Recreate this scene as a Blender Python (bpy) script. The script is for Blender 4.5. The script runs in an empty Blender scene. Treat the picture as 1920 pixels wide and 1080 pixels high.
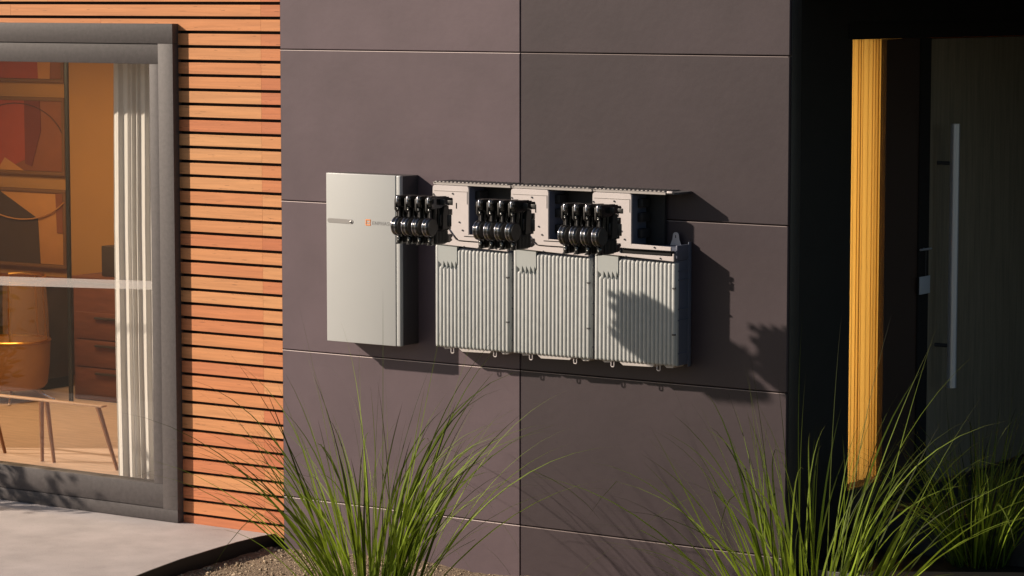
import bpy, bmesh, math, random
from mathutils import Vector, Matrix, noise
random.seed(7)
R = math.radians
scn = bpy.context.scene

# ------------------------------------------------------------------ camera
YAW, PITCH = R(-34.524), R(5.729)
fw = Vector((math.sin(YAW)*math.cos(PITCH), math.cos(YAW)*math.cos(PITCH), -math.sin(PITCH)))
rt = Vector((math.cos(YAW), -math.sin(YAW), 0)); up = rt.cross(fw)
cam = bpy.data.cameras.new('camera'); cam.sensor_width = 36; cam.lens = 5453/1920*36
cam.clip_start = .1; cam.clip_end = 2000
co = bpy.data.objects.new('camera', cam); scn.collection.objects.link(co)
co.matrix_world = Matrix.Translation((8.4239, -12.3213, 2.9940)) @ Matrix((rt, up, -fw)).transposed().to_4x4()
scn.camera = co
# ------------------------------------------------------------------ light
TO_SUN = Vector((-1.6, -1, .93)).normalized()
el = math.asin(TO_SUN.z); az = math.atan2(TO_SUN.x, TO_SUN.y)
w = bpy.data.worlds.new('World'); scn.world = w; w.use_nodes = True
nt = w.node_tree; sky = nt.nodes.new('ShaderNodeTexSky'); sky.sky_type = 'NISHITA'; sky.sun_disc = False
sky.sun_elevation = el; sky.sun_rotation = az % (2*math.pi)
bg = nt.nodes['Background']; bg.inputs[1].default_value = .05
nt.links.new(sky.outputs[0], bg.inputs[0])
sl = bpy.data.lights.new('sun', 'SUN'); sl.energy = 5.0; sl.angle = R(1.0); sl.color = (1, .85, .70)
so = bpy.data.objects.new('sun', sl); scn.collection.objects.link(so)
so.rotation_euler = (-TO_SUN).to_track_quat('-Z', 'Y').to_euler(); so.location = (-8, -6, 8)
scn.view_settings.view_transform = 'Standard'; scn.view_settings.look = 'None'
scn.view_settings.exposure = .35; scn.view_settings.gamma = 1

# ------------------------------------------------------------------ materials
def mat(name, col, rough=.6, metal=0., spec=.5, var=0., vscale=8., bump=0., bscale=60., vec=(1, 1, 1), coat=0., island=0., trans=0.):
    m = bpy.data.materials.new(name); m.use_nodes = True
    n = m.node_tree.nodes; l = m.node_tree.links; b = n['Principled BSDF']
    b.inputs['Roughness'].default_value = rough; b.inputs['Metallic'].default_value = metal
    b.inputs['Specular IOR Level'].default_value = spec; b.inputs['Coat Weight'].default_value = coat
    b.inputs['Base Color'].default_value = (*col, 1)
    tc = n.new('ShaderNodeTexCoord'); mp = n.new('ShaderNodeMapping'); mp.inputs['Scale'].default_value = vec
    l.new(tc.outputs['Object'], mp.inputs[0])
    cur = None
    if var > 0:
        nz = n.new('ShaderNodeTexNoise'); nz.inputs['Scale'].default_value = vscale; nz.inputs['Detail'].default_value = 6
        nz.inputs['Roughness'].default_value = .6
        l.new(mp.outputs[0], nz.inputs['Vector'])
        mr = n.new('ShaderNodeMapRange'); mr.inputs[1].default_value = .3; mr.inputs[2].default_value = .7
        mr.inputs[3].default_value = 1-var; mr.inputs[4].default_value = 1+var
        l.new(nz.outputs[0], mr.inputs[0]); cur = mr.outputs[0]
    if island > 0:
        g = n.new('ShaderNodeNewGeometry'); mr = n.new('ShaderNodeMapRange')
        mr.inputs[3].default_value = 1-island; mr.inputs[4].default_value = 1+island
        l.new(g.outputs['Random Per Island'], mr.inputs[0])
        if cur:
            mm = n.new('ShaderNodeMath'); mm.operation = 'MULTIPLY'; l.new(cur, mm.inputs[0]); l.new(mr.outputs[0], mm.inputs[1]); cur = mm.outputs[0]
        else: cur = mr.outputs[0]
    if cur:
        vm = n.new('ShaderNodeVectorMath'); vm.operation = 'SCALE'; vm.inputs[0].default_value = col
        l.new(cur, vm.inputs['Scale']); l.new(vm.outputs[0], b.inputs['Base Color'])
    if bump > 0:
        nb = n.new('ShaderNodeTexNoise'); nb.inputs['Scale'].default_value = bscale; nb.inputs['Detail'].default_value = 5
        l.new(mp.outputs[0], nb.inputs['Vector'])
        bp = n.new('ShaderNodeBump'); bp.inputs['Strength'].default_value = bump; bp.inputs['Distance'].default_value = .01
        l.new(nb.outputs[0], bp.inputs['Height']); l.new(bp.outputs[0], b.inputs['Normal'])
    if trans > 0:
        t = n.new('ShaderNodeBsdfTranslucent'); t.inputs[0].default_value = (*col, 1)
        mx = n.new('ShaderNodeMixShader'); mx.inputs[0].default_value = trans
        l.new(b.outputs[0], mx.inputs[1]); l.new(t.outputs[0], mx.inputs[2]); l.new(mx.outputs[0], n['Material Output'].inputs[0])
    return m

M = {}
M['panel'] = mat('fibre_cement', (.115, .088, .083), .5, spec=.5, var=.07, vscale=2.5, bump=.06, bscale=25)
PM = [[mat('fibre_cement', tuple(c*f for c in (.124, .089, .103)), .5, spec=.4, var=.12, vscale=2.6, bump=.06, bscale=25) for f in ff] for ff in ((.93, .85), (.42, .36))]  # left column paler, right darker: light fading across the wall put into the tint
M['highlight'] = mat('joint_highlight_bright', (.78, .66, .64), .4)  # sun highlight on the joints painted as a pale colour, left column
M['highlightdim'] = mat('joint_highlight_dim', (.34, .28, .27), .4)  # same painted highlight, dimmer for the right column
M['joint'] = mat('joint_black', (.006, .005, .005), .9)
M['corner'] = mat('corner_metal', (.05, .047, .042), .45, spec=.5, var=.1)
M['frame'] = mat('frame_grey', (.085, .074, .073), .6, var=.14, vscale=45, bump=.15, bscale=220)
M['landing'] = mat('landing_stone', (.028, .028, .028), .7, var=.2)
M['brownblack'] = mat('brown_black', (.045, .024, .016), .55)
M['black'] = mat('entry_black', (.012, .011, .010), .55, var=.15)
M['navy'] = mat('dark_blue_casing', (.105, .118, .165), .5, var=.05)
M['grey'] = mat('grey_paint', (.50, .46, .44), .45, var=.03, vscale=12, bump=.03, bscale=200)
M['plate'] = mat('plate_paint', (.60, .55, .54), .5, var=.03, vscale=14)
M['fins'] = mat('cast_grey', (.43, .445, .44), .5, var=.06, vscale=25, bump=.10, bscale=260)
M['pad'] = mat('smooth_grey', (.41, .435, .43), .35, var=.03)
M['cover'] = mat('cabinet_paint', (.45, .462, .458), .34, metal=.0, spec=.5, var=.015, vscale=3)
M['ctlside'] = mat('cabinet_side', (.05, .046, .048), .4, var=.05)
M['topcov'] = mat('top_cover_grey', (.40, .37, .35), .5, var=.06)
M['topdark'] = mat('top_cover_dark', (.075, .068, .068), .6, var=.06)  # darker than the lip: weak low sun on flat tops put into the colour
M['darkmetal'] = mat('dark_metal', (.05, .05, .055), .5, var=.1)
M['dark'] = mat('dark_recess', (.02, .02, .022), .6)
M['plastic'] = mat('black_plastic', (.010, .010, .010), .16, spec=.75, var=.2, vscale=60)
M['rim'] = mat('polished_dark_rim', (.42, .42, .46), .22, metal=1)
M['plasticm'] = mat('black_plastic_matte', (.022, .021, .020), .48, var=.25, vscale=90, bump=.1, bscale=300)
M['coilface'] = mat('coil_face_grey', (.038, .035, .032), .5, var=.1, vscale=60)
M['screw'] = mat('steel_screw', (.7, .7, .7), .2, metal=1)
M['orange'] = mat('emblem_orange', (.80, .28, .08), .5)
M['letter'] = mat('letter_grey', (.27, .27, .27), .5)
M['latch'] = mat('latch_grey', (.30, .29, .28), .5)
M['concrete'] = mat('concrete', (.405, .368, .362), .8, var=.13, vscale=4.0, bump=.15, bscale=90)
def specks(m, scale, dens, dark):
    n = m.node_tree.nodes; l = m.node_tree.links; b = n['Principled BSDF']; src = b.inputs['Base Color'].links[0].from_socket
    v = n.new('ShaderNodeTexVoronoi'); v.inputs['Scale'].default_value = scale; l.new(n['Texture Coordinate'].outputs['Object'], v.inputs['Vector'])
    r = n.new('ShaderNodeMapRange'); r.inputs[1].default_value = dens*.6; r.inputs[2].default_value = dens; r.inputs[3].default_value = dark; r.inputs[4].default_value = 1; l.new(v.outputs['Distance'], r.inputs[0])
    s_ = n.new('ShaderNodeVectorMath'); s_.operation = 'SCALE'; l.new(src, s_.inputs[0]); l.new(r.outputs[0], s_.inputs['Scale']); l.new(s_.outputs[0], b.inputs['Base Color'])
specks(M['concrete'], 38, .13, .62)
M['edging'] = mat('steel_edging', (.005, .005, .005), .5, var=.1)
M['soil'] = mat('gravel_soil', (.20, .145, .095), .95, var=.45, vscale=60, bump=.9, bscale=110)
M['ground'] = mat('ground_soil', (.045, .045, .03), .95, var=.3, vscale=1.2)
M['stone'] = mat('pebbles', (.40, .31, .21), .85, island=.8, var=.15, vscale=80)
M['room'] = mat('ochre_wall', (.40, .20, .055), .8, var=.05, vscale=2)
M['rfloor'] = mat('oak_floor', (.62, .46, .36), .45, var=.18, vscale=4, vec=(1, 9, 1))
M['ceil'] = mat('room_ceiling', (.5, .42, .32), .8)
M['cab'] = mat('walnut', (.16, .055, .030), .5, var=.2, vscale=5, vec=(1, 1, 6))
M['cabdark'] = mat('dark_wood', (.055, .038, .03), .5, var=.2, vscale=5)
M['pole'] = mat('pole_black', (.015, .013, .008), .4)
M['artred'] = mat('paint_red', (.33, .055, .02), .7, var=.06)
M['artdred'] = mat('paint_dark_red', (.16, .03, .012), .7, var=.06)
M['artbrown'] = mat('paint_brown', (.23, .07, .018), .7, var=.06)
M['artochre'] = mat('paint_ochre', (.45, .20, .05), .7, var=.06)
M['artdark'] = mat('paint_umber', (.06, .03, .012), .7, var=.06)
M['artframe'] = mat('picture_frame', (.17, .075, .02), .6)
M['gold'] = mat('brass', (.75, .42, .10), .3, metal=1)
M['tub'] = mat('tan_leather', (.33, .155, .05), .5, var=.1)
M['chrome'] = mat('chrome', (.85, .85, .85), .12, metal=1)
M['leg'] = mat('leg_wood', (.26, .11, .04), .5, var=.15)
M['bench'] = mat('bench_oak', (.50, .30, .17), .5, var=.1)
M['curtain'] = mat('white_curtain', (.82, .80, .76), .9, var=.03, vscale=30, trans=.12)
M['curtain2'] = mat('gold_curtain', (.80, .64, .31), .9, var=.10, vscale=20, vec=(1, 6, .05), trans=.55)
M['door'] = mat('door_wood', (.21, .178, .125), .6, var=.22, vscale=6, vec=(8, 8, .5))
M['steel'] = mat('brushed_steel', (.62, .64, .70), .35, metal=.6)
M['tag'] = mat('pale_card', (.42, .46, .52), .6)
M['reflection'] = None

def wood_mat():
    m = mat('cedar_slats', (.56, .26, .13), .62, spec=.35); n = m.node_tree.nodes; l = m.node_tree.links; b = n['Principled BSDF']
    tc = n['Texture Coordinate']; g = n.new('ShaderNodeNewGeometry')
    rp = n.new('ShaderNodeValToRGB'); e = rp.color_ramp.elements
    e[0].position = 0; e[0].color = (.54, .20, .08, 1); e[1].position = 1; e[1].color = (.60, .295, .125, 1)
    a = e.new(.5); a.color = (.58, .235, .092, 1); a = e.new(.12); a.color = (.50, .155, .07, 1)
    l.new(g.outputs['Random Per Island'], rp.inputs[0])
    # shift grain per board
    cm = n.new('ShaderNodeCombineXYZ'); ml = n.new('ShaderNodeMath'); ml.operation = 'MULTIPLY'; ml.inputs[1].default_value = 37
    l.new(g.outputs['Random Per Island'], ml.inputs[0]); l.new(ml.outputs[0], cm.inputs[0])
    ad = n.new('ShaderNodeVectorMath'); ad.operation = 'ADD'; l.new(tc.outputs['Object'], ad.inputs[0]); l.new(cm.outputs[0], ad.inputs[1])
    mp = n.new('ShaderNodeMapping'); mp.inputs['Scale'].default_value = (1.6, 20, 42); l.new(ad.outputs[0], mp.inputs[0])
    nz = n.new('ShaderNodeTexNoise'); nz.inputs['Scale'].default_value = 1.6; nz.inputs['Detail'].default_value = 8; nz.inputs['Distortion'].default_value = .6
    l.new(mp.outputs[0], nz.inputs['Vector'])
    r2 = n.new('ShaderNodeMapRange'); r2.inputs[1].default_value = .3; r2.inputs[2].default_value = .7; r2.inputs[3].default_value = .87; r2.inputs[4].default_value = 1.12
    l.new(nz.outputs[0], r2.inputs[0])
    vm = n.new('ShaderNodeVectorMath'); vm.operation = 'SCALE'; l.new(rp.outputs[0], vm.inputs[0]); l.new(r2.outputs[0], vm.inputs['Scale'])
    # dark flecks / checks along the grain
    mp2 = n.new('ShaderNodeMapping'); mp2.inputs['Scale'].default_value = (12, 30, 130); l.new(ad.outputs[0], mp2.inputs[0])
    n2 = n.new('ShaderNodeTexNoise'); n2.inputs['Scale'].default_value = 1; n2.inputs['Detail'].default_value = 3; l.new(mp2.outputs[0], n2.inputs['Vector'])
    r3 = n.new('ShaderNodeMapRange'); r3.inputs[1].default_value = .66; r3.inputs[2].default_value = .74; r3.inputs[3].default_value = 1; r3.inputs[4].default_value = .55
    l.new(n2.outputs[0], r3.inputs[0])
    v2 = n.new('ShaderNodeVectorMath'); v2.operation = 'SCALE'; l.new(vm.outputs[0], v2.inputs[0]); l.new(r3.outputs[0], v2.inputs['Scale'])
    l.new(v2.outputs[0], b.inputs['Base Color'])
    bp = n.new('ShaderNodeBump'); bp.inputs['Strength'].default_value = .25; bp.inputs['Distance'].default_value = .004
    l.new(nz.outputs[0], bp.inputs['Height']); l.new(bp.outputs[0], b.inputs['Normal'])
    return m
M['wood'] = wood_mat()

def glass_mat(name, tint=(1, 1, 1), boost=1.):
    m = bpy.data.materials.new(name); m.use_nodes = True; n = m.node_tree.nodes; l = m.node_tree.links
    n.remove(n['Principled BSDF'])
    t = n.new('ShaderNodeBsdfTransparent'); t.inputs[0].default_value = (*tint, 1)
    g = n.new('ShaderNodeBsdfGlossy'); g.inputs['Roughness'].default_value = .01
    f = n.new('ShaderNodeFresnel'); ge = n.new('ShaderNodeNewGeometry'); mi = n.new('ShaderNodeMath'); mi.operation = 'MULTIPLY_ADD'
    mi.inputs[1].default_value = -(1.5-1/1.5); mi.inputs[2].default_value = 1.5; l.new(ge.outputs['Backfacing'], mi.inputs[0]); l.new(mi.outputs[0], f.inputs[0])
    ml = n.new('ShaderNodeMath'); ml.operation = 'MULTIPLY'; ml.inputs[1].default_value = boost; l.new(f.outputs[0], ml.inputs[0])
    mx = n.new('ShaderNodeMixShader'); l.new(ml.outputs[0], mx.inputs[0]); l.new(t.outputs[0], mx.inputs[1]); l.new(g.outputs[0], mx.inputs[2])
    l.new(mx.outputs[0], n['Material Output'].inputs[0]); return m
M['glass'] = glass_mat('window_glass', (.975, .97, .955))
def reflection_mat():  # pale see-through colour standing for a reflection on the pane
    m = bpy.data.materials.new('painted_reflection'); m.use_nodes = True; n = m.node_tree.nodes; l = m.node_tree.links; b = n['Principled BSDF']
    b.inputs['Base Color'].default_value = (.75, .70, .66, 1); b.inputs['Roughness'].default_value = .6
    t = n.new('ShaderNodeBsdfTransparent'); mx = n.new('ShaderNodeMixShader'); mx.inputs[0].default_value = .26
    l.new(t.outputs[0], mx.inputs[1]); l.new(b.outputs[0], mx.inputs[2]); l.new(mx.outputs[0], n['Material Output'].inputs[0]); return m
M['reflection'] = reflection_mat()
M['meshback'] = M['reflection'].copy(); M['meshback'].name = 'mesh_fabric'; M['meshback'].node_tree.nodes['Principled BSDF'].inputs['Base Color'].default_value = (.34, .18, .08, 1); M['meshback'].node_tree.nodes['Mix Shader'].inputs[0].default_value = .55
def grass_mat():
    m = bpy.data.materials.new('grass_blades'); m.use_nodes = True; n = m.node_tree.nodes; l = m.node_tree.links; b = n['Principled BSDF']
    at = n.new('ShaderNodeAttribute'); at.attribute_name = 'along'
    g = n.new('ShaderNodeNewGeometry')
    rp = n.new('ShaderNodeValToRGB'); e = rp.color_ramp.elements
    e[0].position = 0; e[0].color = (.035, .075, .008, 1); e[1].position = 1; e[1].color = (.045, .04, .018, 1)
    a = e.new(.35); a.color = (.21, .29, .022, 1); a = e.new(.75); a.color = (.13, .18, .03, 1)
    l.new(at.outputs['Fac'], rp.inputs[0])
    r = n.new('ShaderNodeMapRange'); r.inputs[3].default_value = .2; r.inputs[4].default_value = 1.6; l.new(g.outputs['Random Per Island'], r.inputs[0])
    v = n.new('ShaderNodeVectorMath'); v.operation = 'SCALE'; l.new(rp.outputs[0], v.inputs[0]); l.new(r.outputs[0], v.inputs['Scale'])
    l.new(v.outputs[0], b.inputs['Base Color']); b.inputs['Roughness'].default_value = .62; b.inputs['Specular IOR Level'].default_value = .2
    t = n.new('ShaderNodeBsdfTranslucent'); l.new(v.outputs[0], t.inputs[0])
    mx = n.new('ShaderNodeMixShader'); mx.inputs[0].default_value = .4; l.new(b.outputs[0], mx.inputs[1]); l.new(t.outputs[0], mx.inputs[2])
    l.new(mx.outputs[0], n['Material Output'].inputs[0]); return m
M['grass'] = grass_mat()

# ------------------------------------------------------------------ helpers
ORG = {}
def box(bm, x0, x1, y0, y1, z0, z1, bev=0., seg=2):
    t = bmesh.new(); r = bmesh.ops.create_cube(t, size=1)
    for v in t.verts: v.co = Vector((x0+(v.co.x+.5)*(x1-x0), y0+(v.co.y+.5)*(y1-y0), z0+(v.co.z+.5)*(z1-z0)))
    if bev: bmesh.ops.bevel(t, geom=t.edges[:], offset=bev, segments=seg, affect='EDGES', profile=.5)
    join(bm, t)
def join(bm, t):
    me = bpy.data.meshes.new('tmp'); t.to_mesh(me); t.free(); bm.from_mesh(me); bpy.data.meshes.remove(me)
def prism(bm, pts, axis, a, b, bev=0., seg=2):
    """polygon pts extruded along axis from a to b; pts are the two other coords in order"""
    t = bmesh.new()
    def mk(p, d): return {'x': (d, p[0], p[1]), 'y': (p[0], d, p[1]), 'z': (p[0], p[1], d)}[axis]
    lo = [t.verts.new(mk(p, a)) for p in pts]; hi = [t.verts.new(mk(p, b)) for p in pts]
    t.faces.new(lo); t.faces.new(hi[::-1]); n = len(pts)
    for i in range(n): t.faces.new((lo[i], hi[i], hi[(i+1) % n], lo[(i+1) % n]))
    bmesh.ops.recalc_face_normals(t, faces=t.faces[:])
    if bev: bmesh.ops.bevel(t, geom=t.edges[:], offset=bev, segments=seg, affect='EDGES')
    join(bm, t)
def tube(bm, pts, r, seg=10, caps=True):
    """round tube through pts; r float or list"""
    pts = [Vector(p) for p in pts]; n = len(pts); rs = r if isinstance(r, (list, tuple)) else [r]*n
    rings = []; prev = None
    for i, p in enumerate(pts):
        d = (pts[min(i+1, n-1)]-pts[max(i-1, 0)]).normalized()
        if prev is None:
            u = d.orthogonal().normalized()
        else:
            u = (prev-d*prev.dot(d)).normalized()
        prev = u; v = d.cross(u)
        rings.append([bm.verts.new(p+(u*math.cos(a)+v*math.sin(a))*rs[i]) for a in [2*math.pi*k/seg for k in range(seg)]])
    for i in range(n-1):
        for k in range(seg):
            bm.faces.new((rings[i][k], rings[i][(k+1) % seg], rings[i+1][(k+1) % seg], rings[i+1][k]))
    if caps:
        bm.faces.new(rings[0][::-1]); bm.faces.new(rings[-1])
def capsule(bm, p0, p1, r, seg=10):
    p0 = Vector(p0); p1 = Vector(p1); d = (p1-p0).normalized()
    pts = [p0+d*(r*(1-math.cos(a))) for a in (R(12), R(35), R(60), R(90))]; rr = [r*math.sin(a) for a in (R(12), R(35), R(60), R(90))]
    pts += [p1-(q-p0) for q in pts[::-1]]; rr += rr[::-1]
    tube(bm, pts, rr, seg)
def disc(bm, c, axis, r, h, seg=28, bev=.0):
    """lathe disc around axis at centre c with rounded rim"""
    c = Vector(c); d = {'x': Vector((1, 0, 0)), 'y': Vector((0, 1, 0)), 'z': Vector((0, 0, 1))}[axis]
    b = bev or min(h, r)*.15
    prof = [(-h/2, r-b), (-h/2+b*.3, r-b*.3), (-h/2+b, r), (h/2-b, r), (h/2-b*.3, r-b*.3), (h/2, r-b)]
    tube(bm, [c+d*a for a, _ in prof], [q for _, q in prof], seg)
def obj(name, bm, m, parent=None, smooth=30):
    if parent is not None:
        o = ORG[parent.name]; bmesh.ops.translate(bm, verts=bm.verts[:], vec=-o)
    me = bpy.data.meshes.new(name); bmesh.ops.recalc_face_normals(bm, faces=bm.faces[:]) if len(bm.faces) < 40000 else None
    bm.to_mesh(me); bm.free()
    for p in me.polygons: p.use_smooth = True
    me.set_sharp_from_angle(angle=R(smooth))
    me.materials.append(M[m] if isinstance(m, str) else m)
    ob = bpy.data.objects.new(name, me); scn.collection.objects.link(ob)
    if parent is not None: ob.parent = parent; ORG[ob.name] = ORG[parent.name]
    else: ORG[ob.name] = Vector((0, 0, 0))
    return ob
def tag(o, label, cat, group=None):
    o['label'] = label; o['category'] = cat
    if group: o['group'] = group
    return o
def thing(name, label, cat, loc, group=None):
    o = bpy.data.objects.new(name, None); scn.collection.objects.link(o); o.location = loc; o.empty_display_size = .1
    ORG[o.name] = Vector(loc); return tag(o, label, cat, group)
def struct(name, bm, m):
    o = obj(name, bm, m); o['kind'] = 'structure'; return o
def B(*a, **k):
    bm = bmesh.new(); box(bm, *a, **k); return bm
def copy_tree(o, loc):
    c = o.copy(); scn.collection.objects.link(c); c.location = loc
    for ch in o.children:
        d = ch.copy(); scn.collection.objects.link(d); d.parent = c
        for g in ch.children:
            e = g.copy(); scn.collection.objects.link(e); e.parent = d
    return c

# ------------------------------------------------------------------ ground
bm = bmesh.new()
for v in ((-600, -600), (600, -600), (600, 600), (-600, 600)): bm.verts.new((*v, -.12))
bm.faces.new(bm.verts[:]); struct('ground', bm, 'ground')
def gz(x, y): return -.012+.022*noise.noise(Vector((x*2.1, y*2.1, 0)))+.008*noise.noise(Vector((x*9, y*9, 3)))-.032*max(0, min(1, (-1.15-x)/.4))
bm = bmesh.new(); nx, ny = 150, 80; X0, X1, Y0, Y1 = -2.3, 5.2, -3.6, .1
grid = [[None]*(ny+1) for _ in range(nx+1)]
for i in range(nx+1):
    for j in range(ny+1):
        x = X0+(X1-X0)*i/nx; y = Y0+(Y1-Y0)*j/ny
        grid[i][j] = bm.verts.new((x, y, gz(x, y)+.004*random.uniform(-1, 1)))
for i in range(nx):
    for j in range(ny): bm.faces.new((grid[i][j], grid[i+1][j], grid[i+1][j+1], grid[i][j+1]))
struct('gravel_bed', bm, 'soil')
# patio slab with curved edge
edge = [(-1.668, .0), (-1.672, -.1), (-1.668, -.3), (-1.645, -.52), (-1.60, -.85), (-1.535, -1.15), (-1.46, -1.45), (-1.33, -1.9), (-1.1, -2.5), (-.8, -3.1), (-.5, -3.6)]
poly = [(-1.60+.0, .02) if False else (-1.655, .004)]+edge[1:]+[(-12, -3.6), (-12, .004)]
bm = bmesh.new(); prism(bm, poly, 'z', -.1, .033); struct('patio', bm, 'concrete')
# steel edging strip
bm = bmesh.new()
ep = [Vector((x, y, 0)) for x, y in [(-1.655, 0.004)]+edge[1:]]
off = []
for i, p in enumerate(ep):
    d = (ep[min(i+1, len(ep)-1)]-ep[max(i-1, 0)]).normalized(); nrm = Vector((-d.y, d.x, 0)); off.append((p+nrm*.001, p+nrm*.009))
rows = []
for a, b in off: rows.append([bm.verts.new((a.x, a.y, -.1)), bm.verts.new((b.x, b.y, -.1)), bm.verts.new((b.x, b.y, .037)), bm.verts.new((a.x, a.y, .037))])
for r0, r1 in zip(rows, rows[1:]):
    for k in range(4): bm.faces.new((r0[k], r0[(k+1) % 4], r1[(k+1) % 4], r1[k]))
bm.faces.new(rows[0]); bm.faces.new(rows[-1][::-1])
tag(obj('patio_edging', bm, 'edging'), 'black steel edging strip curving along the concrete patio above the gravel', 'edging')
# stones
def patio_x(y):
    for (a, b), (c, d) in zip(edge, edge[1:]):
        if d <= y <= b: return a+(c-a)*(b-y)/(b-d)
    return edge[0][0]
bm = bmesh.new(); rs = random.Random(3)
ico = bmesh.new(); bmesh.ops.create_icosphere(ico, subdivisions=1, radius=1); IV = [v.co.copy() for v in ico.verts]; IF = [[v.index for v in f.verts] for f in ico.faces]; ico.free()
def stone(x, y, z, s):
    ax = Vector((rs.uniform(.6, 1.2), rs.uniform(.6, 1.2), rs.uniform(.4, .9)))*s; q = Matrix.Rotation(rs.uniform(0, 6), 3, Vector((rs.random(), rs.random(), rs.random()+.01)).normalized())
    vs = [bm.verts.new(Vector((x, y, z))+q @ Vector((v.x*ax.x, v.y*ax.y, v.z*ax.z))*rs.uniform(.75, 1.15)) for v in IV]
    for f in IF: bm.faces.new([vs[i] for i in f])
for _ in range(9000):
    y = rs.uniform(-1.45, -.01); x = rs.uniform(-1.66, .45)
    if x < patio_x(y)+.02: continue
    s = rs.choice([.0025, .003, .004, .005, .006]) if rs.random() < .97 else rs.uniform(.008, .014)
    stone(x, y, gz(x, y)+s*.3, s)
for _ in range(70):
    y = rs.uniform(-.9, -.02); x = rs.uniform(-1.63, -.1)
    if x < patio_x(y)+.03: continue
    s = rs.uniform(.009, .018); stone(x, y, gz(x, y)+s*.3, s)
g = obj('gravel', bm, 'stone', smooth=10); g['kind'] = 'stuff'; tag(g, 'loose beige gravel and small stones beside the wall', 'gravel')

# ------------------------------------------------------------------ panel wall
pw = thing('panel_wall', 'dark taupe fibre cement panel wall that carries the grey equipment', 'wall', (0, .05, 0))
rowz = [-.3, .256, 1.07, 1.887, 2.707, 3.52]; g2 = .0020
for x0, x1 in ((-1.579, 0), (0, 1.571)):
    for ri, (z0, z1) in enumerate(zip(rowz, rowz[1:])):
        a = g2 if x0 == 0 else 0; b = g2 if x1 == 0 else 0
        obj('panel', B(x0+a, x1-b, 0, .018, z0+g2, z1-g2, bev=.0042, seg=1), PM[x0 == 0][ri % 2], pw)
for z_ in rowz[1:-1]:
    for x0, x1, tm in ((-1.578, -.003, 'highlight'), (.003, 1.5625, 'highlightdim')): obj('joint_highlight', B(x0, x1, -.0006, .004, z_-.0052, z_-.0026), tm, pw)  # thin pale strips painted as the sun highlight below each joint
obj('wall_core', B(-1.575, 1.562, .020, .108, -.3, 3.52), 'joint', pw)
obj('corner_trim', B(1.563, 1.5735, .019, .112, -.3, 3.52, bev=.001), 'corner', pw)
obj('coping', B(-1.60, 1.60, -.03, .2, 3.525, 3.56, bev=.003), 'corner', pw)

# ------------------------------------------------------------------ cladding wall
cw = thing('cladding_wall', 'house wall clad in horizontal orange cedar slats around the window', 'wall', (-2, .05, 0))
bm = bmesh.new()
WX0, WX1, WZ0, WZ1 = -7.45, -2.45, .15, 2.70
for a in ((-12, WX0, .03, .15, -.1, 3.5), (WX1, -1.5815, .03, .15, -.1, 3.5), (WX0, WX1, .03, .15, -.1, WZ0), (WX0, WX1, .03, .15, WZ1, 3.5)): box(bm, *a)
obj('backing', bm, 'joint', cw)
bm = bmesh.new(); pitch = .07974; z = .085-pitch; rw = random.Random(11)
zz = z
while zz < 3.5:
    z0, z1 = zz+.0085, zz+pitch-.0085
    joints = [-1.5815, -1.715+.0*rw.random()]
    x = -3.25+.0*rw.random()
    if True:
        xs = [-1.5815, -1.717]
        if z1 < 2.85 and z0 > .0: xs += [-2.33]
        else:
            cur = -1.717-rw.uniform(1.0, 1.9)
            while cur > -11: xs.append(cur); cur -= rw.uniform(1.4, 2.4)
            xs.append(-12)
        if z1 > .03:
            for xa, xb in zip(xs, xs[1:]): box(bm, xb+.0001, xa-.0001, .006, .027, max(z0, .02), z1, bev=.0006, seg=1)
            if z1 < 2.85 and z0 > 0: box(bm, -12, -7.62, .006, .027, max(z0, .02), z1)
    zz += pitch
obj('slats', bm, 'wood', cw)

# ------------------------------------------------------------------ window
wn = thing('window', 'large grey framed sliding window looking into the amber lit room', 'window', (-2.4, 0, .033))
bm = bmesh.new(); FX0, FX1 = -7.60, -2.311
def ring(bm, x0, x1, z0, z1, wl, wr, wb, wt, y0, y1, bev=.002):
    box(bm, x0, x1, y0, y1, z1-wt, z1, bev); box(bm, x0, x1, y0, y1, z0, z0+wb, bev)
    box(bm, x1-wr, x1, y0+.0003, y1, z0+wb+.0004, z1-wt-.0004, bev); box(bm, x0, x0+wl, y0+.0003, y1, z0+wb+.0004, z1-wt-.0004, bev)
ring(bm, FX0, FX1, .036, 2.842, .11, .109, .070, .111, -.043, .03)
obj('outer_frame', bm, 'frame', wn)
bm = bmesh.new(); ring(bm, FX0+.112, FX1-.111, .1085, 2.729, .07, .069, .135, .112, -.036, .06)
obj('sash', bm, 'frame', wn)
obj('glass', B(FX0+.16, FX1-.17, .0, .006, .235, 2.63), 'glass', wn)
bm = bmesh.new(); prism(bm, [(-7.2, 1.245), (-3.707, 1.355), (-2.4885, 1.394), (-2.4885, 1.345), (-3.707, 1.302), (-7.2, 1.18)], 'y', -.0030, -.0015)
obj('reflection_strip', bm, 'reflection', wn)  # painted reflection of a pale outdoor rail, laid on the glass

# ------------------------------------------------------------------ living room
RX0, RX1, RY1 = -9.2, -1.75, 3.95
def shell(nm, *a, m='room'): return struct(nm, B(*a), m)
struct('room_floor', B(RX0-.1, RX1+.1, .151, RY1+.1, -.05, .030), 'rfloor')
shell('room_wall', RX0-.1, RX1+.1, RY1, RY1+.1, .031, 2.80)
shell('room_wall', RX0-.1, RX0, .151, RY1-.001, .031, 2.80)
shell('room_wall', RX1, RX1+.1, .151, RY1-.001, .031, 2.80)
struct('room_ceiling', B(RX0-.1, RX1+.1, .151, RY1+.1, 2.801, 2.9), 'ceil')
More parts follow.
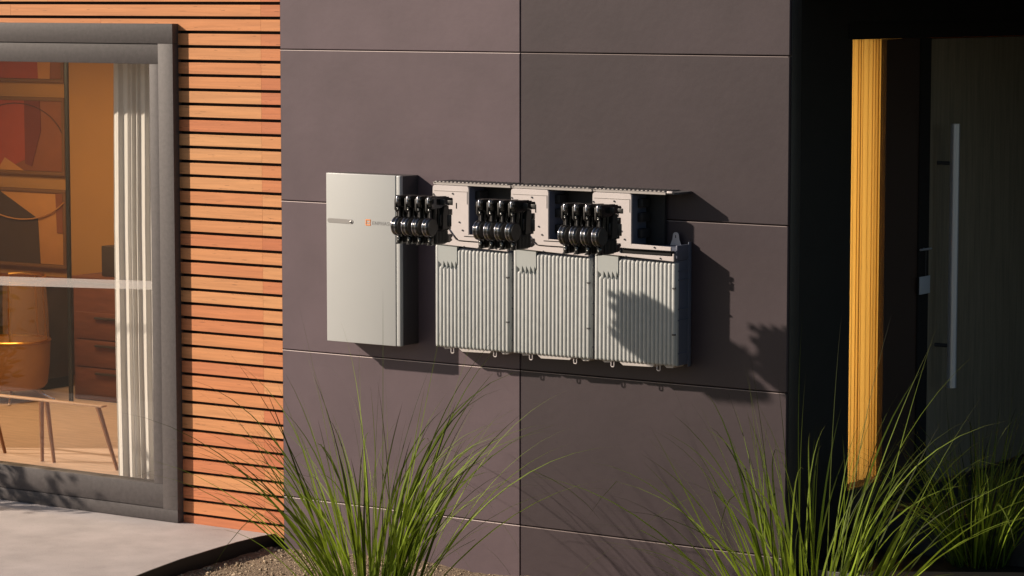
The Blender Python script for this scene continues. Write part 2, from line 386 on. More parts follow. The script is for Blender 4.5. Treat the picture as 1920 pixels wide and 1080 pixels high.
# curtain
def curtain(name, u0, u1, fixed, z0, z1, amp, per, m, axis, label, cat, seed, taper=0.):
    bm = bmesh.new(); rc = random.Random(seed); n = int((u1-u0)/per*16); cols = []
    ph = 0; zs = [z0, z0+.3*(z1-z0), z0+.6*(z1-z0), z0+.85*(z1-z0), z1]; pers = []
    th = 0.; 
    for i in range(n+1):
        u = u0+(u1-u0)*i/n; th += 2*math.pi*(u1-u0)/n/per*(1+.45*math.sin(i*.093+seed)); c = []
        for k, z_ in enumerate(zs):
            a = amp*(1-.25*k/4*taper)*(1+.3*math.sin(th*.37+k*.25)); t_ = th+.12*math.sin(k+u*9); s = math.sin(t_)+(.5*math.sin(2*t_)+.28*math.sin(3*t_) if axis == 'x' else 0)
            vv = fixed+a*s; uu = u+(per*.16*math.sin(2*th) if axis != 'x' else 0)+.012*math.sin(z_*1.3+seed)*taper
            c.append(bm.verts.new((uu, vv, z_) if axis == 'x' else (vv, uu, z_)))
        cols.append(c)
    for a, b in zip(cols, cols[1:]):
        for k in range(len(zs)-1): bm.faces.new((a[k], b[k], b[k+1], a[k+1]))
    o = obj(name, bm, m, smooth=80); return tag(o, label, cat)
curtain('curtain', -3.065, -2.60, .29, .045, 2.70, .010, .052, 'curtain', 'x', 'white pleated curtain gathered at the right side of the window', 'curtain', 3, 1)
# sideboard + drawer cabinet
cb = thing('drawer_cabinet', 'reddish brown drawer cabinet behind the black pole and curtain', 'cabinet', (-5.7, 3.6, .03))
obj('body', B(-6.33, -5.0, 3.42, 3.9, .035, .905, bev=.004), 'cab', cb)
obj('top', B(-6.35, -4.98, 3.40, 3.9, .908, .945, bev=.004), 'cab', cb)
for i in range(3):
    z0 = .08+i*.205
    d = obj('drawer', B(-6.30, -5.03, 3.405, 3.418, z0, z0+.195, bev=.002), 'cab', cb)
    obj('handle', B(-6.10, -5.3, 3.385, 3.404, z0+.15, z0+.165, bev=.003), 'cabdark', d)
tag(obj('storage_box', B(-6.12, -5.7, 3.5, 3.8, .948, 1.17, bev=.004), 'cabdark'), 'dark brown storage box standing on the drawer cabinet beside the curtain', 'box')
sb = thing('sideboard', 'low dark brown sideboard under the abstract pictures', 'sideboard', (-7.9, 3.75, .03))
obj('body', B(-9.1, -6.80, 3.60, 3.93, .12, .82, bev=.004), 'cabdark', sb)
obj('plinth', B(-9.0, -6.85, 3.65, 3.92, .031, .119), 'pole', sb)
obj('top', B(-9.12, -6.78, 3.58, 3.94, .822, .86, bev=.003), 'artbrown', sb)
tag(obj('pole', (lambda b: (tube(b, [(-6.17, 3.21, .031), (-6.17, 3.21, 2.80)], .0175, 12), b)[1])(bmesh.new()), 'pole'), 'thin black floor to ceiling pole in the room left of the curtain', 'pole')
# pictures
def picture(label, z0, z1, shapes, base):
    p = thing('wall_picture', label, 'picture', (-7.8, 3.94, z0), 'pictures stacked on the back wall of the room')
    obj('canvas', B(-8.9, -6.885, 3.918, 3.948, z0, z1, bev=.002), base, p)
    bm = bmesh.new(); ring(bm, -8.93, -6.86, z0-.028, z1+.028, .026, .026, .026, .026, 3.908, 3.947, .001); obj('frame', bm, 'artframe', p)
    d = 3.9175
    for m, pts in shapes:
        bm = bmesh.new(); prism(bm, pts, 'y', d-.0035, d); obj('painted_shape', bm, m, p); d -= .004
    return p
picture('topmost of the three abstract pictures, mostly red, cut by the window head', 2.37, 2.76, [('artred', [(-8.9, 2.37), (-7.12, 2.37), (-7.16, 2.76), (-8.9, 2.76)]), ('artochre', [(-7.12, 2.37), (-7.0, 2.37), (-6.98, 2.76), (-7.14, 2.76)])], 'artbrown')
p2 = picture('middle abstract picture with red block and dark red wedge', 1.665, 2.20, [('artred', [(-8.9, 1.665), (-7.5, 1.665), (-7.27, 1.75), (-7.27, 2.20), (-8.9, 2.20)]), ('artdred', [(-7.27, 1.72), (-7.20, 1.70), (-7.10, 1.98), (-7.11, 2.2), (-7.27, 2.2)]), ('artochre', [(-7.56, 1.665), (-7.28, 1.665), (-7.48, 1.76)])], 'artbrown')
p3 = picture('lowest abstract picture with big dark brown shape on ochre', .955, 1.50, [('artdark', [(-8.9, .955), (-7.13, .955), (-7.15, 1.30), (-7.55, 1.50), (-8.9, 1.50)]), ('artbrown', [(-6.95, 1.20), (-6.89, 1.20), (-6.89, 1.5), (-6.96, 1.5)])], 'artochre')
bm = bmesh.new(); tube(bm, [(-7.32+.55*math.cos(a), 3.900, 1.62+.33*math.sin(a)) for a in [R(200+i*7) for i in range(19)]], .006, 6); obj('drawn_arc', bm, 'artochre', p3)
bm = bmesh.new(); tube(bm, [(-7.35+.5*math.cos(a), 3.9055, 1.85+.33*math.sin(a)) for a in [R(20+i*8) for i in range(14)]], .003, 6); obj('drawn_arc', bm, 'artdark', p2)
# lounge chair
lc = thing('lounge_chair', 'tan tub lounge chair with brass hoop back behind the glass', 'chair', (-6.66, 3.12, .03))
cx, cy = -6.66, 3.12
bm = bmesh.new(); prof = [(.05, .12), (.225, .125), (.25, .16), (.268, .30), (.275, .47), (.262, .475), (.25, .42), (.20, .36), (.0, .35)]
def lathe(bm, c, prof, seg=28, a0=0, a1=2*math.pi):
    full = abs(a1-a0-2*math.pi) < 1e-6; n = seg if full else seg+1; rr = []
    for r_, z_ in prof: rr.append([bm.verts.new((c[0]+max(r_, .0005)*math.cos(a0+(a1-a0)*k/seg), c[1]+max(r_, .0005)*math.sin(a0+(a1-a0)*k/seg), z_)) for k in range(n)])
    for a, b in zip(rr, rr[1:]):
        for k in range(seg): bm.faces.new((a[k], a[(k+1) % n], b[(k+1) % n], b[k]))
lathe(bm, (cx, cy), prof); obj('seat_shell', bm, 'tub', lc, smooth=60)
bm = bmesh.new(); tube(bm, [(cx+.272*math.cos(a), cy+.272*math.sin(a), .478) for a in [2*math.pi*i/28 for i in range(29)]], .010, 8); obj('brass_rim', bm, 'gold', lc)
bm = bmesh.new(); tube(bm, [(cx+.24*math.cos(a), cy+.24*math.sin(a), .93+.02*math.sin(a)) for a in [R(-50+i*10) for i in range(20)]], .013, 8)
for a in (-50, 20, 90, 140): tube(bm, [(cx+.265*math.cos(R(a)), cy+.265*math.sin(R(a)), .47), (cx+.24*math.cos(R(a)), cy+.24*math.sin(R(a)), .93)], .007, 6)
obj('back_hoop', bm, 'gold', lc)
bm = bmesh.new(); lathe(bm, (cx, cy), [(.268, .485), (.262, .70), (.245, .925)], 20, R(-50), R(150)); obj('back_panel', bm, 'meshback', lc, smooth=60)
bm = bmesh.new()
for k in range(5):
    a = R(20+72*k); tube(bm, [(cx, cy, .145), (cx+.16*math.cos(a), cy+.16*math.sin(a), .11), (cx+.33*math.cos(a), cy+.33*math.sin(a), .045)], [.012, .010, .008], 8)
obj('star_base', bm, 'chrome', lc)
# low bench with splayed legs
bn = thing('low_bench', 'low oak bench with slender splayed legs just inside the window', 'bench', (-4.4, 1.15, .03))
obj('bench_top', B(-5.5, -3.94, 1.11, 1.16, .425, .437, bev=.003), 'bench', bn)
for a, b in (((-3.99, 1.13, .425), (-3.857, 1.157, .031)), ((-4.43, 1.13, .425), (-4.40, 1.16, .031)), ((-4.475, 1.13, .425), (-4.50, 1.157, .031)), ((-5.0, 1.2, .425), (-4.93, 1.26, .031)), ((-5.40, 1.13, .425), (-5.47, 1.157, .031))):
    bm = bmesh.new(); tube(bm, [a, b], [.017, .011], 10); obj('leg', bm, 'leg', bn)
# ceiling lamp of the room (gives the amber glow)
def lamp_panel(nm, x, y, z, sx, sy, e, col, label):
    t = thing(nm, label, 'lamp', (x, y, z)); obj('lamp_housing', B(x-sx/2-.03, x+sx/2+.03, y-sy/2-.03, y+sy/2+.03, z+.004, z+.03), 'ceil', t)
    ld = bpy.data.lights.new('lamp_glow', 'AREA'); ld.shape = 'RECTANGLE'; ld.size = sx; ld.size_y = sy; ld.energy = e; ld.color = col
    lo = bpy.data.objects.new('lamp_glow', ld); scn.collection.objects.link(lo); lo.parent = t
    return t
lamp_panel('ceiling_lamp', -6.0, 2.2, 2.76, 2.4, 1.0, 62, (1, .68, .36), 'flat warm ceiling lamp in the living room')

# ------------------------------------------------------------------ entry
ep_ = thing('entry_wall', 'black framed entry side with tall sidelight beside the door', 'wall', (1.5, .6, .4))
def eb(nm, m, *a, **k): return obj(nm, B(*a, **k), m, ep_)
eb('jamb_panel', 'black', 1.50, 1.569, .1135, .645, -.3, 3.5)
eb('head_panel', 'black', 1.45, 1.568, .646, 4.2, 2.778, 3.5)
eb('transom_trim', 'joint', 1.565, 1.580, .60, 4.2, 2.782, 2.86)
eb('lower_panel', 'cabdark', 1.45, 1.568, .646, 1.018, .3, .500)
eb('mullion', 'brownblack', 1.535, 1.566, 1.021, 1.514, .3, 2.776)
eb('mullion_trim', 'joint', 1.567, 1.575, 1.395, 1.512, .41, 2.776)
eb('sidelight_glass', 'glass', 1.545, 1.550, .647, 1.019, .502, 2.776)
dr = thing('entry_door', 'tall dark wooden entry door in the shaded recess', 'door', (1.56, 1.52, .4))
obj('door_leaf', B(1.50, 1.571, 1.518, 3.0, .412, 2.772, bev=.002), 'door', dr)
hd = bmesh.new(); tube(hd, [(1.670, 1.612, .927), (1.670, 1.612, 2.327)], .0255, 24)
h = obj('handle', hd, 'steel', dr)
for z_ in (1.150, 2.118):
    hb = bmesh.new(); tube(hb, [(1.570, 1.612, z_), (1.655, 1.612, z_)], .010, 12); obj('standoff', hb, 'darkmetal', h)
eb('door_surround', 'black', 1.45, 1.568, 3.004, 4.2, .3, 2.776)
hk = thing('door_hanger', 'small steel bar with a pale card hanging left of the door', 'hanger', (1.58, 1.45, 1.55))
bm = bmesh.new(); tube(bm, [(1.590, 1.385, 1.672), (1.590, 1.51, 1.672)], .006, 8); tube(bm, [(1.572, 1.45, 1.672), (1.590, 1.45, 1.672)], .006, 8); obj('bar', bm, 'steel', hk)
bm = bmesh.new(); tube(bm, [(1.590, 1.45, 1.667), (1.590, 1.45, 1.53)], .002, 6); obj('cord', bm, 'darkmetal', hk)
obj('card', B(1.586, 1.592, 1.382, 1.50, 1.437, 1.530, bev=.001), 'tag', hk)
curtain('curtain', .60, 1.30, 1.505, .514, 2.797, .010, .040, 'curtain2', 'y', 'golden pleated curtain glowing behind the narrow sidelight', 'curtain', 5)
# hall behind the panel wall
for a in ((-1.5, 1.445, 3.9, 4.0, -.05, 2.8), (-1.62, -1.52, .15, 4.0, -.05, 2.8), (-1.5, 1.445, .12, .15, -.05, 2.8)): shell('hall_wall', *a)
struct('hall_floor', B(-1.5, 1.445, .152, 3.9, .30, .40), 'rfloor'); struct('hall_ceiling', B(-1.62, 1.445, .15, 4.0, 2.801, 2.9), 'ceil')
t = lamp_panel('curtain_backlight', 1.05, .85, 1.65, 2.2, .5, 13, (1, .62, .22), 'unseen warm backlight added behind the sidelight curtain')  # unseen light panel, added close behind the curtain so it glows
t.rotation_euler = (0, R(-90), 0)
# landing, terrace, recess ceiling, far side
struct('entry_landing', B(1.572, 5.2, .75, 4.2, .0, .400, bev=.004), 'landing')
struct('entry_terrace', B(1.575, 5.2, .112, .748, -.1, .195, bev=.004), 'edging')
eb('recess_soffit', 'black', 1.582, 5.2, .12, 4.2, 3.0, 3.1)
eb('recess_back', 'black', 1.582, 5.2, 4.21, 4.3, -.1, 3.5)

# ------------------------------------------------------------------ controller cabinet
CX0, CX1, CZ0, CZ1, CD = -1.138, -.648, 1.163, 2.061, .165
cc = thing('control_cabinet', 'tall pale grey control cabinet with an orange emblem on its door', 'cabinet', ((CX0+CX1)/2, -CD/2, CZ0))
obj('housing', B(CX0+.004, CX1-.002, -CD+.03, -.001, CZ0+.003, CZ1-.003, bev=.003), 'ctlside', cc)
dpan = obj('door', B(CX0, CX1-.030, -CD, -CD+.028, CZ0, CZ1, bev=.003, seg=3), 'cover', cc)
obj('door_edge', B(CX1-.028, CX1, -CD+.0015, -CD+.028, CZ0, CZ1, bev=.006, seg=3), 'cover', cc)
bm = bmesh.new(); pts = []
for k in range(9): pts.append((-.968+.012*math.cos(R(-90+k*22.5)), 1.807+.012*math.sin(R(-90+k*22.5))))
pts += [(-1.118+.012*math.cos(R(a)), 1.809+.012*math.sin(R(a))) for a in (90, 112, 135, 157, 180, 202, 225, 247, 270)]
prism(bm, pts, 'y', -CD-.0015, -CD+.001, bev=.0008, seg=1); lt = obj('latch_plate', bm, 'latch', cc)
bm = bmesh.new(); disc(bm, (-.972, -CD-.003, 1.806), 'y', .0055, .006, 16); obj('lock', bm, 'screw', lt)
bm = bmesh.new(); disc(bm, (-.972, -CD-.0062, 1.806), 'y', .003, .001, 12); obj('keyhole', bm, 'joint', lt)
# emblem: orange rounded square ring, split, with inner bar
bm = bmesh.new(); ex, ez, es = -.858, 1.8085, .0165
def rb(x0, x1, z0, z1): box(bm, ex+x0*es, ex+x1*es, -CD-.0016, -CD+.001, ez+z0*es, ez+z1*es, bev=.0005, seg=1)
rb(-1, 1, .62, 1); rb(-1, 1, -1, -.62); rb(-1, -.62, -.56, .56); rb(.62, 1, .05, .56); rb(-.55, .95, -.2, .0); rb(.62, 1, -.56, -.3)
obj('emblem', bm, 'orange', cc)
cu = bpy.data.curves.new('lettering', 'FONT'); cu.body = 'ENPHASE'; cu.size = .027; cu.space_character = 1.18; cu.extrude = .0006
tmp = bpy.data.objects.new('tmp', cu); scn.collection.objects.link(tmp)
dg = bpy.context.evaluated_depsgraph_get(); me = bpy.data.meshes.new_from_object(tmp.evaluated_get(dg)); bpy.data.objects.remove(tmp)
bm = bmesh.new(); bm.from_mesh(me); bmesh.ops.transform(bm, matrix=Matrix.Translation((-.832, -CD-.0006, 1.7975)) @ Matrix.Rotation(R(90), 4, 'X'), verts=bm.verts[:])
obj('lettering', bm, 'letter', cc)

# ------------------------------------------------------------------ battery units
def battery(x0, last):
    t = thing('battery_unit', '', 'battery', (x0+.242, -.08, 1.16), 'ribbed battery units mounted on the wall')
    W_ = .485 if last else .478; F = -.147; x1 = x0+W_
    bm = bmesh.new(); box(bm, x0+.003, x1-.002, F+.012, -.002, 1.178, 1.70, bev=.004); body = obj('casing', bm, 'navy', t)
    # side ridges
    bm = bmesh.new()
    for z_ in (1.235, 1.40, 1.455, 1.60, 1.645): box(bm, x1-.003, x1+.0012, -.128, -.004, z_, z_+.007, bev=.001, seg=1)
    box(bm, x1-.004, x1+.001, -.030, -.003, 1.165, 1.785, bev=.002); box(bm, x1-.010, x1-.0005, F+.010, -.006, 1.7005, 1.775, bev=.002)
    obj('side_flange', bm, 'navy', t)
    # ribs
    bm = bmesh.new(); n = 20; pt = (W_-.012)/n
    for k in range(n):
        xc = x0+.006+pt*(k+.5); top = 1.602 if 1 <= k <= 5 else 1.692
        zb = 1.176+.004*math.sin(math.pi*k/n)*0-.000
        if k == 0: top = 1.715
        capsule(bm, (xc, F+.0152, zb), (xc, F+.0152, top), pt*.62, 14)
    box(bm, x0+.002, x1-.001, F+.0115, F+.03, 1.178, 1.690, bev=.003)
    obj('rib_panel', bm, 'fins', t, smooth=50)
    # smooth pad top-left with scalloped lower edge
    bm = bmesh.new(); xl, xr = x0+.027, x0+.148; pts = [(xl, 1.716), (xl, 1.628)]; m_ = 4
    for k in range(m_):
        w_ = (xr-xl-.02)/m_; a = xl+.02+w_*k; pts += [(a, 1.612), (a+w_*.5, 1.588), (a+w_*.5+.003, 1.628)] if True else []
    pts += [(xr, 1.612), (xr, 1.716)]
    prism(bm, pts, 'y', F-.001, F+.02, bev=.001, seg=1); obj('smooth_pad', bm, 'pad', t)
    # clips on the right edge
    for z_ in (1.33, 1.56):
        bm = bmesh.new(); box(bm, x1-.022, x1-.004, F-.003, F+.006, z_, z_+.008, bev=.001); obj('clip', bm, 'darkmetal', t)
    # bottom: bulged skirts + hooks
    bm = bmesh.new()
    prism(bm, [(x0+.03, 1.182), (x0+.10, 1.182), (x0+.085, 1.168), (x0+.055, 1.166)], 'y', F+.02, -.03, bev=.001, seg=1)
    prism(bm, [(x0+.14, 1.182), (x0+.36, 1.182), (x0+.345, 1.164), (x0+.17, 1.160)], 'y', F+.012, -.03, bev=.001, seg=1)
    prism(bm, [(x0+.40, 1.182), (x0+.47, 1.182), (x0+.455, 1.166), (x0+.42, 1.164)], 'y', F+.02, -.03, bev=.001, seg=1)
    obj('skirt', bm, 'grey', t)
    for xr_ in (.105, .375):
        xc = x0+xr_; bm = bmesh.new(); a = .009
        tube(bm, [(xc-a, F+.018, 1.176), (xc-a, F+.018, 1.152), (xc-a*.6, F+.018, 1.148), (xc+a*.6, F+.018, 1.148), (xc+a, F+.018, 1.152), (xc+a, F+.018, 1.176)], .0028, 8)
        obj('hook', bm, 'plate', t)
    # shelf tray
    bm = bmesh.new(); box(bm, x0+.004, x1-.012, -.115, -.003, 1.7015, 1.763, bev=.002); obj('tray', bm, 'navy', t)
    # upper box left
    bm = bmesh.new(); box(bm, x0+.010, x0+.232, -.150, -.002, 1.764, 2.015, bev=.003); obj('junction_box', bm, 'navy', t)
    bm = bmesh.new(); box(bm, x0+.233, x0+(.34 if last else .49), -.022, -.003, 1.764, 2.012); obj('bay_back', bm, 'dark', t)
    bm = bmesh.new()
    for z_ in (1.80, 1.88, 1.95): box(bm, x0+.2325, x0+.262, -.105, -.03, z_, z_+.045, bev=.004)
    obj('connector', bm, 'dark', t)
    # front plate L shape (upper sheet)
    def rc(cx_, cz_, r_, a0, a1, n_=5): return [(cx_+r_*math.cos(R(a0+(a1-a0)*i/n_)), cz_+r_*math.sin(R(a0+(a1-a0)*i/n_))) for i in range(n_+1)]
    Y = -.1655; LB, LT = (1.749, 1.7215) if last else (1.7395, 1.7330)
    xe = x1-.020
    pts = rc(x0+.019, 2.008, .014, 180, 90)+rc(x0+.221, 2.008, .014, 90, 0)+[(x0+.235, 1.774), (xe, 1.769), (xe, LB), (x0+.232, LB+.001), (x0+.17, LB+.003)]+rc(x0+.165, 1.765, .013, 260, 225, 2)+[(x0+.085, 1.835), (x0+.005, 1.850)]
    bm = bmesh.new(); prism(bm, pts, 'y', Y, Y+.010, bev=.0018, seg=2); pl = obj('cover_plate', bm, 'plate', t)
    bm = bmesh.new(); box(bm, x0+.014, x0+.224, Y-.0022, Y+.001, 1.9935, 1.9955); box(bm, x0+.224, x0+.2258, Y-.0022, Y+.001, 1.93, 1.9955); obj('crease', bm, 'topcov', pl)
    box_slot = B(x0+.154, x0+.160, Y-.0015, Y+.001, 1.905, 1.935, bev=.0008, seg=1); obj('slot', box_slot, 'joint', pl)
    if not last: obj('slot', B(x0+.206, xe-.004, Y-.0012, Y+.001, 1.7625, 1.7665), 'joint', pl)
    for (bx, bz) in ((.011, 1.975), (.134, 1.982), (.176, 1.836), (.196, 1.795), (.37, 1.763)):
        if x0+bx > xe: continue
        bm = bmesh.new(); disc(bm, (x0+bx, Y-.002, bz), 'y', .0045, .004, 12); obj('bolt', bm, 'darkmetal', pl)
    # lower sheet
    Y2 = -.158
    pts = [(x0+.003, 1.836), (x0+.078, 1.818), (x0+.146, 1.745), (x0+.168, LT+.002), (xe+.004, LT), (xe+.004, 1.735), (x1-.008, 1.735), (x1-.008, 1.697), (x0+.003, 1.7175)]
    bm = bmesh.new(); prism(bm, pts, 'y', Y2, Y2+.012, bev=.0015, seg=1); ls = obj('lower_lip', bm, 'plate', t)
    for bx in (.20, .40):
        bm = bmesh.new(); disc(bm, (x0+bx, Y2-.002, 1.710), 'y', .0042, .004, 12); obj('bolt', bm, 'darkmetal', ls)
    bm = bmesh.new(); box(bm, x0+.175, x1-.03, -.150, -.117, 1.7255, 1.7455); obj('gasket', bm, 'joint', t)
    # wall tab
    bm = bmesh.new(); xc = x0+.408
    pts = [(xc-.032, 1.764), (xc-.020, 1.795)]+rc(xc, 1.814, .017, 160, 20, 6)+[(xc+.020, 1.795), (xc+.032, 1.764)]
    prism(bm, pts, 'y', -.0275, -.0235, bev=.0008, seg=1); tb = obj('mounting_tab', bm, 'plate', t)
    bm = bmesh.new(); box(bm, xc-.002, xc+.002, -.0285, -.027, 1.802, 1.816); obj('slot', bm, 'joint', tb)
    # ribbed top cover
    xa, xb = x0-.005, x0+.487; lipb = x0+.422 if last else xb-.004
    bm = bmesh.new(); box(bm, xa, lipb, F+.0025, -.002, 2.024, 2.034, bev=.001, seg=1)
    box(bm, xa+.02, lipb, F-.002, F+.002, 2.0225, 2.0345, bev=.0012, seg=1)
    obj('top_cover', bm, 'topcov', t)
    bm = bmesh.new(); k = 0; pr = .0123; box(bm, xa, lipb, F-.003, F+.006, 2.0345, 2.0365, bev=.0008, seg=1)
    while xa+.008+pr*2*(k+.5) < lipb-.004:
        xc = xa+.008+pr*2*(k+.5)
        prism(bm, [(xc-pr*.72, 2.036), (xc-pr*.40, 2.0420), (xc+pr*.40, 2.0420), (xc+pr*.72, 2.036)], 'y', F-.004, F+.006, bev=.0008, seg=1); k += 1
    obj('scalloped_edge', bm, 'topcov', t)
    bm = bmesh.new(); k = 0; box(bm, xa+.001, lipb, F+.0065, -.0025, 2.0345, 2.037)
    while xa+.008+pr*2*(k+.5) < lipb-.004:
        xc = xa+.008+pr*2*(k+.5)
        prism(bm, [(xc-pr*.6, 2.0372), (xc-pr*.40, 2.0412), (xc+pr*.40, 2.0412), (xc+pr*.6, 2.0372)], 'y', F+.0065, -.004); k += 1
    obj('ribbed_top', bm, 'topdark', t)
    if last:
        bm = bmesh.new(); prism(bm, [(lipb+.001, F+.004), (lipb+.045, F+.004), (x0+.485, F+.02), (x0+.485, -.002), (lipb+.001, -.002)], 'z', 2.026, 2.036, bev=.001, seg=1)
        obj('end_cap', bm, 'darkmetal', t)
        bm = bmesh.new(); box(bm, lipb+.004, lipb+.038, F-.001, F+.014, 2.030, 2.041, bev=.004); obj('end_lug', bm, 'plate', t)
    return t
bl = ['left one of the three ribbed grey battery units, beside the tall cabinet', 'middle one of the three ribbed grey battery units on the panel wall', 'right end one of the three ribbed grey battery units, exposed side facing the entry']
BX = [-.443, .050, .5435]
for i, x in enumerate(BX): battery(x, i == 2)['label'] = bl[i]

# ------------------------------------------------------------------ black power modules
def module():
    t = thing('power_module', '', 'power module', (0, 0, 0), 'black power modules slid out in front of the battery units')
    P_ = lambda nm, bm, m, par=t, s=35: obj(nm, bm, m, par, s)
    bm = bmesh.new(); pts = [(-.070, -.128), (.085, -.128), (.092, -.10), (.092, -.02), (.100, -.01), (.100, .07), (.094, .118), (-.06, .124), (-.078, .108), (-.078, .05), (-.058, .035), (-.058, -.118)]
    prism(bm, pts, 'x', -.034, -.022, bev=.0015, seg=1)
    for z_ in (-.09, -.06, -.03, .02, .05): box(bm, -.034, -.02, .096, .106, z_, z_+.012, bev=.001, seg=1)
    P_('back_board', bm, 'plasticm')
    # top block with rounded nose
    bm = bmesh.new(); pts = [(.090, .116), (.0, .121), (-.055, .124)]+[(-.064+.018*math.cos(R(a)), .104+.020*math.sin(R(a))) for a in (90, 115, 140, 165, 190, 215)]+[(-.074, .066), (-.060, .060), (.02, .062), (.045, .075), (.090, .070)]
    prism(bm, pts, 'x', -.0215, .004, bev=.005, seg=3); tb = P_('top_block', bm, 'plastic')
    bm = bmesh.new(); capsule(bm, (-.0165, -.078, .082), (-.0165, -.070, .122), .0075, 14); P_('nose_cap', bm, 'rim', tb, 60)
    bm = bmesh.new(); box(bm, -.045, .03, .002, .0065, .078, .108, bev=.002); box(bm, .05, .08, .002, .008, .080, .105, bev=.002); P_('raised_label_field', bm, 'plasticm', tb)
    bm = bmesh.new(); disc(bm, (-.009, -.077, .056), 'y', .008, .012, 14); P_('upper_socket', bm, 'plastic')
    bm = bmesh.new(); disc(bm, (-.005, -.085, .054), 'y', .0032, .006, 10); P_('screw', bm, 'screw')
    # ribbed neck
    bm = bmesh.new(); n = 26; pts = [(-.012, -.062, .054-.070*i/n) for i in range(n+1)]
    tube(bm, pts, [.0085 if i % 2 else .0068 for i in range(n+1)], 12); P_('ribbed_neck', bm, 'plasticm', s=60)
    bm = bmesh.new(); tube(bm, [(-.010, -.030, .06), (-.010, -.030, -.02)], .010, 12); tube(bm, [(-.008, .0, .06), (-.008, .0, -.03)], .006, 10); P_('side_posts', bm, 'plastic')
    # disc
    cyy, czz = -.080, -.032
    bm = bmesh.new(); disc(bm, (-.003, cyy, czz), 'x', .0455, .034, 40, bev=.0022); dd = P_('round_coil', bm, 'plastic', s=45)
    bm = bmesh.new(); tube(bm, [(x_, cyy, czz) for x_ in (-.0215, -.0208, -.0190, -.0170, -.0150, -.0138, -.0130)], [.0445, .0470, .0490, .0497, .0490, .0475, .0455], 44); P_('coil_rim', bm, 'rim', dd, 60)
    bm = bmesh.new(); tube(bm, [(x_, cyy, czz) for x_ in (-.0005, .0005, .0022, .0036, .0045)], [.0455, .0473, .0480, .0473, .0455], 44); P_('coil_band', bm, 'rim', dd, 60)
    bm = bmesh.new(); disc(bm, (.0155, cyy, czz), 'x', .0425, .005, 40, bev=.0008); P_('coil_face', bm, 'coilface', dd, 20)
    # lower rib block
    bm = bmesh.new(); box(bm, -.022, -.004, -.050, .075, -.122, -.055, bev=.003)
    for k in range(9): box(bm, -.006, .003, -.036+k*.0125, -.029+k*.0125, -.119, -.058, bev=.001, seg=1)
    P_('heat_sink', bm, 'plasticm')
    bm = bmesh.new(); box(bm, -.020, .0, -.076, -.048, -.126, -.088, bev=.005); P_('lower_socket', bm, 'plastic')
    bm = bmesh.new(); disc(bm, (-.008, -.078, -.104), 'y', .0036, .006, 10); P_('screw', bm, 'screw')
    # middle column
    bm = bmesh.new(); prism(bm, [(.03, -.05), (.085, -.05), (.088, .07), (.045, .07), (.035, .03)], 'x', -.0215, -.002, bev=.003); box(bm, .05, .075, -.003, .004, -.03, .03, bev=.003); P_('side_column', bm, 'plasticm')
    # hooks at the rear edge
    bm = bmesh.new(); prism(bm, [(.094, .108), (.130, .108), (.136, .098), (.128, .090), (.136, .080), (.128, .072), (.116, .078), (.118, .095), (.094, .092)], 'x', -.032, -.010, bev=.002, seg=1); P_('hook_clip', bm, 'plastic')
    P_('rear_clip', B(-.032, -.008, .094, .128, .018, .050, bev=.004), 'plastic'); P_('rear_clip', B(-.032, -.010, .093, .118, -.055, -.036, bev=.003), 'plastic')
    bm = bmesh.new(); prism(bm, [(.088, -.085), (.125, -.078), (.130, -.092), (.118, -.100), (.128, -.112), (.10, -.122), (.088, -.115)], 'x', -.032, -.008, bev=.002, seg=1); P_('hook_clip', bm, 'plastic')
    return t
MY, MZ = -.772, 1.898
first = module(); k0 = 0
nmc = ['left', 'middle', 'right']; nmo = ['leftmost', 'second from left', 'third from left', 'rightmost']
whr = ['by the tall cabinet', 'at the centre', 'nearest the entry']
for c in range(3):
    for k in range(4):
        loc = (1.034-.494*(2-c)-.0630*(3-k), MY, MZ)
        o = first if (c, k) == (0, 0) else copy_tree(first, loc)
        if (c, k) == (0, 0): o.location = loc
        o.scale = (.96, .96, .96)
        o['label'] = '%s black module in the %s cluster, %s' % (nmo[k], nmc[c], whr[c])

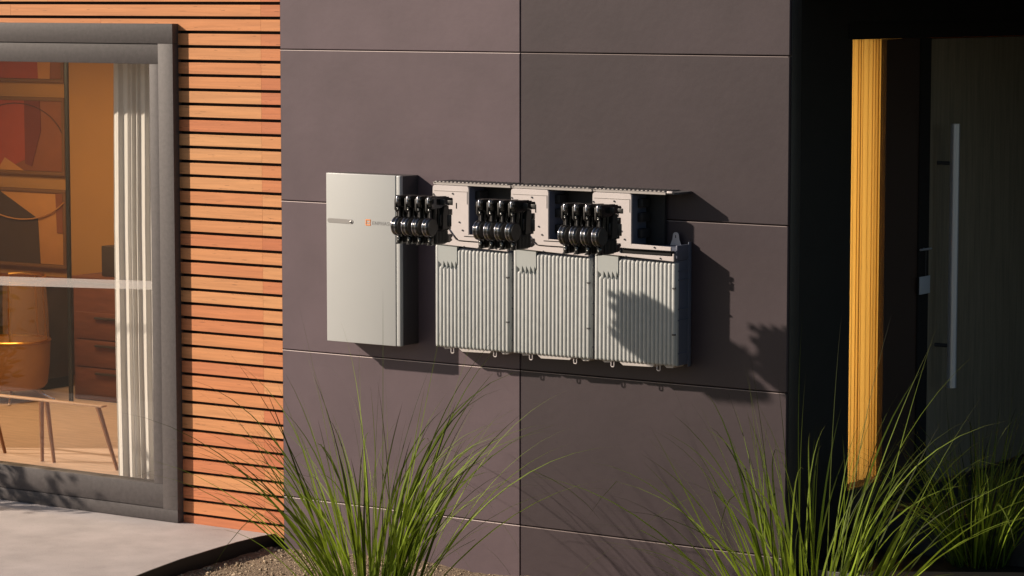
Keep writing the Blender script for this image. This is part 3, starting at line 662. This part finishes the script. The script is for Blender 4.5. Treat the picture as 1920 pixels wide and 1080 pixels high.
# ------------------------------------------------------------------ grasses
def grass(name, label, x, y, z, n, rad, lmin, lmax, seed, wmul=1.):
    bm = bmesh.new(); rg = random.Random(seed); lay = bm.verts.layers.float.new('along')
    for _ in range(n):
        a = rg.uniform(0, 2*math.pi); q = rg.random()**.6; r0 = rad*q; kind = rg.random()
        dx, dy = math.cos(a), math.sin(a)
        if kind < .36: L = rg.uniform(lmin, lmin+.6*(lmax-lmin)); th = R(2+24*q*rg.uniform(.5, 1.1)); droop = R(rg.uniform(6, 45)); w0 = rg.uniform(.0035, .0070)
        elif kind < .72: L = rg.uniform(lmin+.35*(lmax-lmin), lmax); th = R(rg.uniform(8, 34)); droop = R(rg.uniform(45, 95)); w0 = rg.uniform(.0035, .0065)
        elif kind < .88: L = rg.uniform(lmin+.2*(lmax-lmin), lmax); th = R(rg.uniform(26, 44)); droop = R(rg.uniform(45, 75)); w0 = rg.uniform(.003, .0055)
        else: L = rg.uniform(lmin+.5*(lmax-lmin), lmax*1.05); th = R(rg.uniform(1, 24)); droop = R(rg.uniform(2, 30)); w0 = rg.uniform(.0020, .0034)
        pw_ = rg.uniform(1.2, 2.4); a2 = a+rg.gauss(0, .4); dx2, dy2 = math.cos(a2), math.sin(a2)
        p = Vector((x+dx*r0, y+dy*r0, z-.02)); w0 *= wmul; seg = 12
        sa = rg.uniform(0, math.pi); side = Vector((math.cos(sa), math.sin(sa), 0)); tw = rg.uniform(-1, 1); prev = None; curl = rg.gauss(0, .3)
        kink = rg.uniform(.5, .85) if rg.random() < .12 else 2
        for i in range(seg+1):
            t = i/seg; wd = w0*(.6+.4*t/.3 if t < .3 else (1-(t-.3)/.7)**.75+.03)
            s2 = Matrix.Rotation(tw*t, 3, 'Z') @ side
            A = bm.verts.new(p-s2*wd); Bv = bm.verts.new(p+s2*wd); A[lay] = t; Bv[lay] = t
            if prev: bm.faces.new((prev[0], prev[1], Bv, A))
            prev = (A, Bv); ang = th+droop*t**pw_+(R(50) if t > kink else 0); ca = math.cos(curl*t); sa_ = math.sin(curl*t)
            hx, hy = dx2*ca-dy2*sa_, dx2*sa_+dy2*ca
            p = p+Vector((hx*math.sin(ang), hy*math.sin(ang), math.cos(ang)))*(L/seg)
    me = bpy.data.meshes.new(name); bm.to_mesh(me); bm.free()
    for pp in me.polygons: pp.use_smooth = True
    me.materials.append(M['grass']); o = bpy.data.objects.new(name, me); scn.collection.objects.link(o)
    return tag(o, label, 'ornamental grass')
grass('ornamental_grass', 'sunlit clump of long arching grass below the grey cabinet', -.10, -1.15, 0, 185, .20, .7, 1.60, 21, 1.25)
grass('ornamental_grass', 'sunlit grass clump at the right corner of the panel wall', 2.14, -.82, 0, 155, .23, .8, 1.64, 34, 1.25)
grass('ornamental_grass', 'dark shaded grass clump in front of the entry door', 2.27, .70, .195, 210, .15, .5, 1.0, 45)

# ------------------------------------------------------------------ shrub left of the view whose leaves shade the window foot
sh = thing('potted_shrub', 'leafy shrub in a dark square planter on the patio left of the window view', 'shrub', (-4.75, -.95, .033))
bm = bmesh.new(); prism(bm, [(-4.97, -1.17), (-4.53, -1.17), (-4.53, -.73), (-4.97, -.73)], 'z', .034, .42, bev=.006); obj('planter', bm, 'darkmetal', sh)
bm = bmesh.new(); rl = random.Random(8); tips = []
for k in range(11):
    a = rl.uniform(0, 6.28); r_ = rl.uniform(.1, .5); p0 = Vector((-4.75, -.95, .40)); p2 = p0+Vector((r_*math.cos(a)+.12, r_*math.sin(a), rl.uniform(.3, .75))); p1 = (p0+p2)/2+Vector((0, 0, .08))
    tube(bm, [p0, p1, p2], [.009, .006, .003], 6); tips += [p0.lerp(p1, .7), p1, (p1+p2)/2, p2]
obj('stems', bm, 'leg', sh)
bm = bmesh.new()
for k in range(190):
    c = rl.choice(tips)+Vector((rl.gauss(0, .06), rl.gauss(0, .06), rl.gauss(0, .05))); u = Vector((rl.gauss(0, 1), rl.gauss(0, 1), rl.gauss(0, .6))).normalized(); v = u.orthogonal().normalized(); L_ = rl.uniform(.03, .06); wd = L_*.36
    q = [c-u*L_, c-u*L_*.3+v*wd, c+u*L_*.4+v*wd*.8, c+u*L_, c+u*L_*.4-v*wd*.8, c-u*L_*.3-v*wd]; bm.faces.new([bm.verts.new(x) for x in q])
obj('foliage', bm, 'grass', sh)
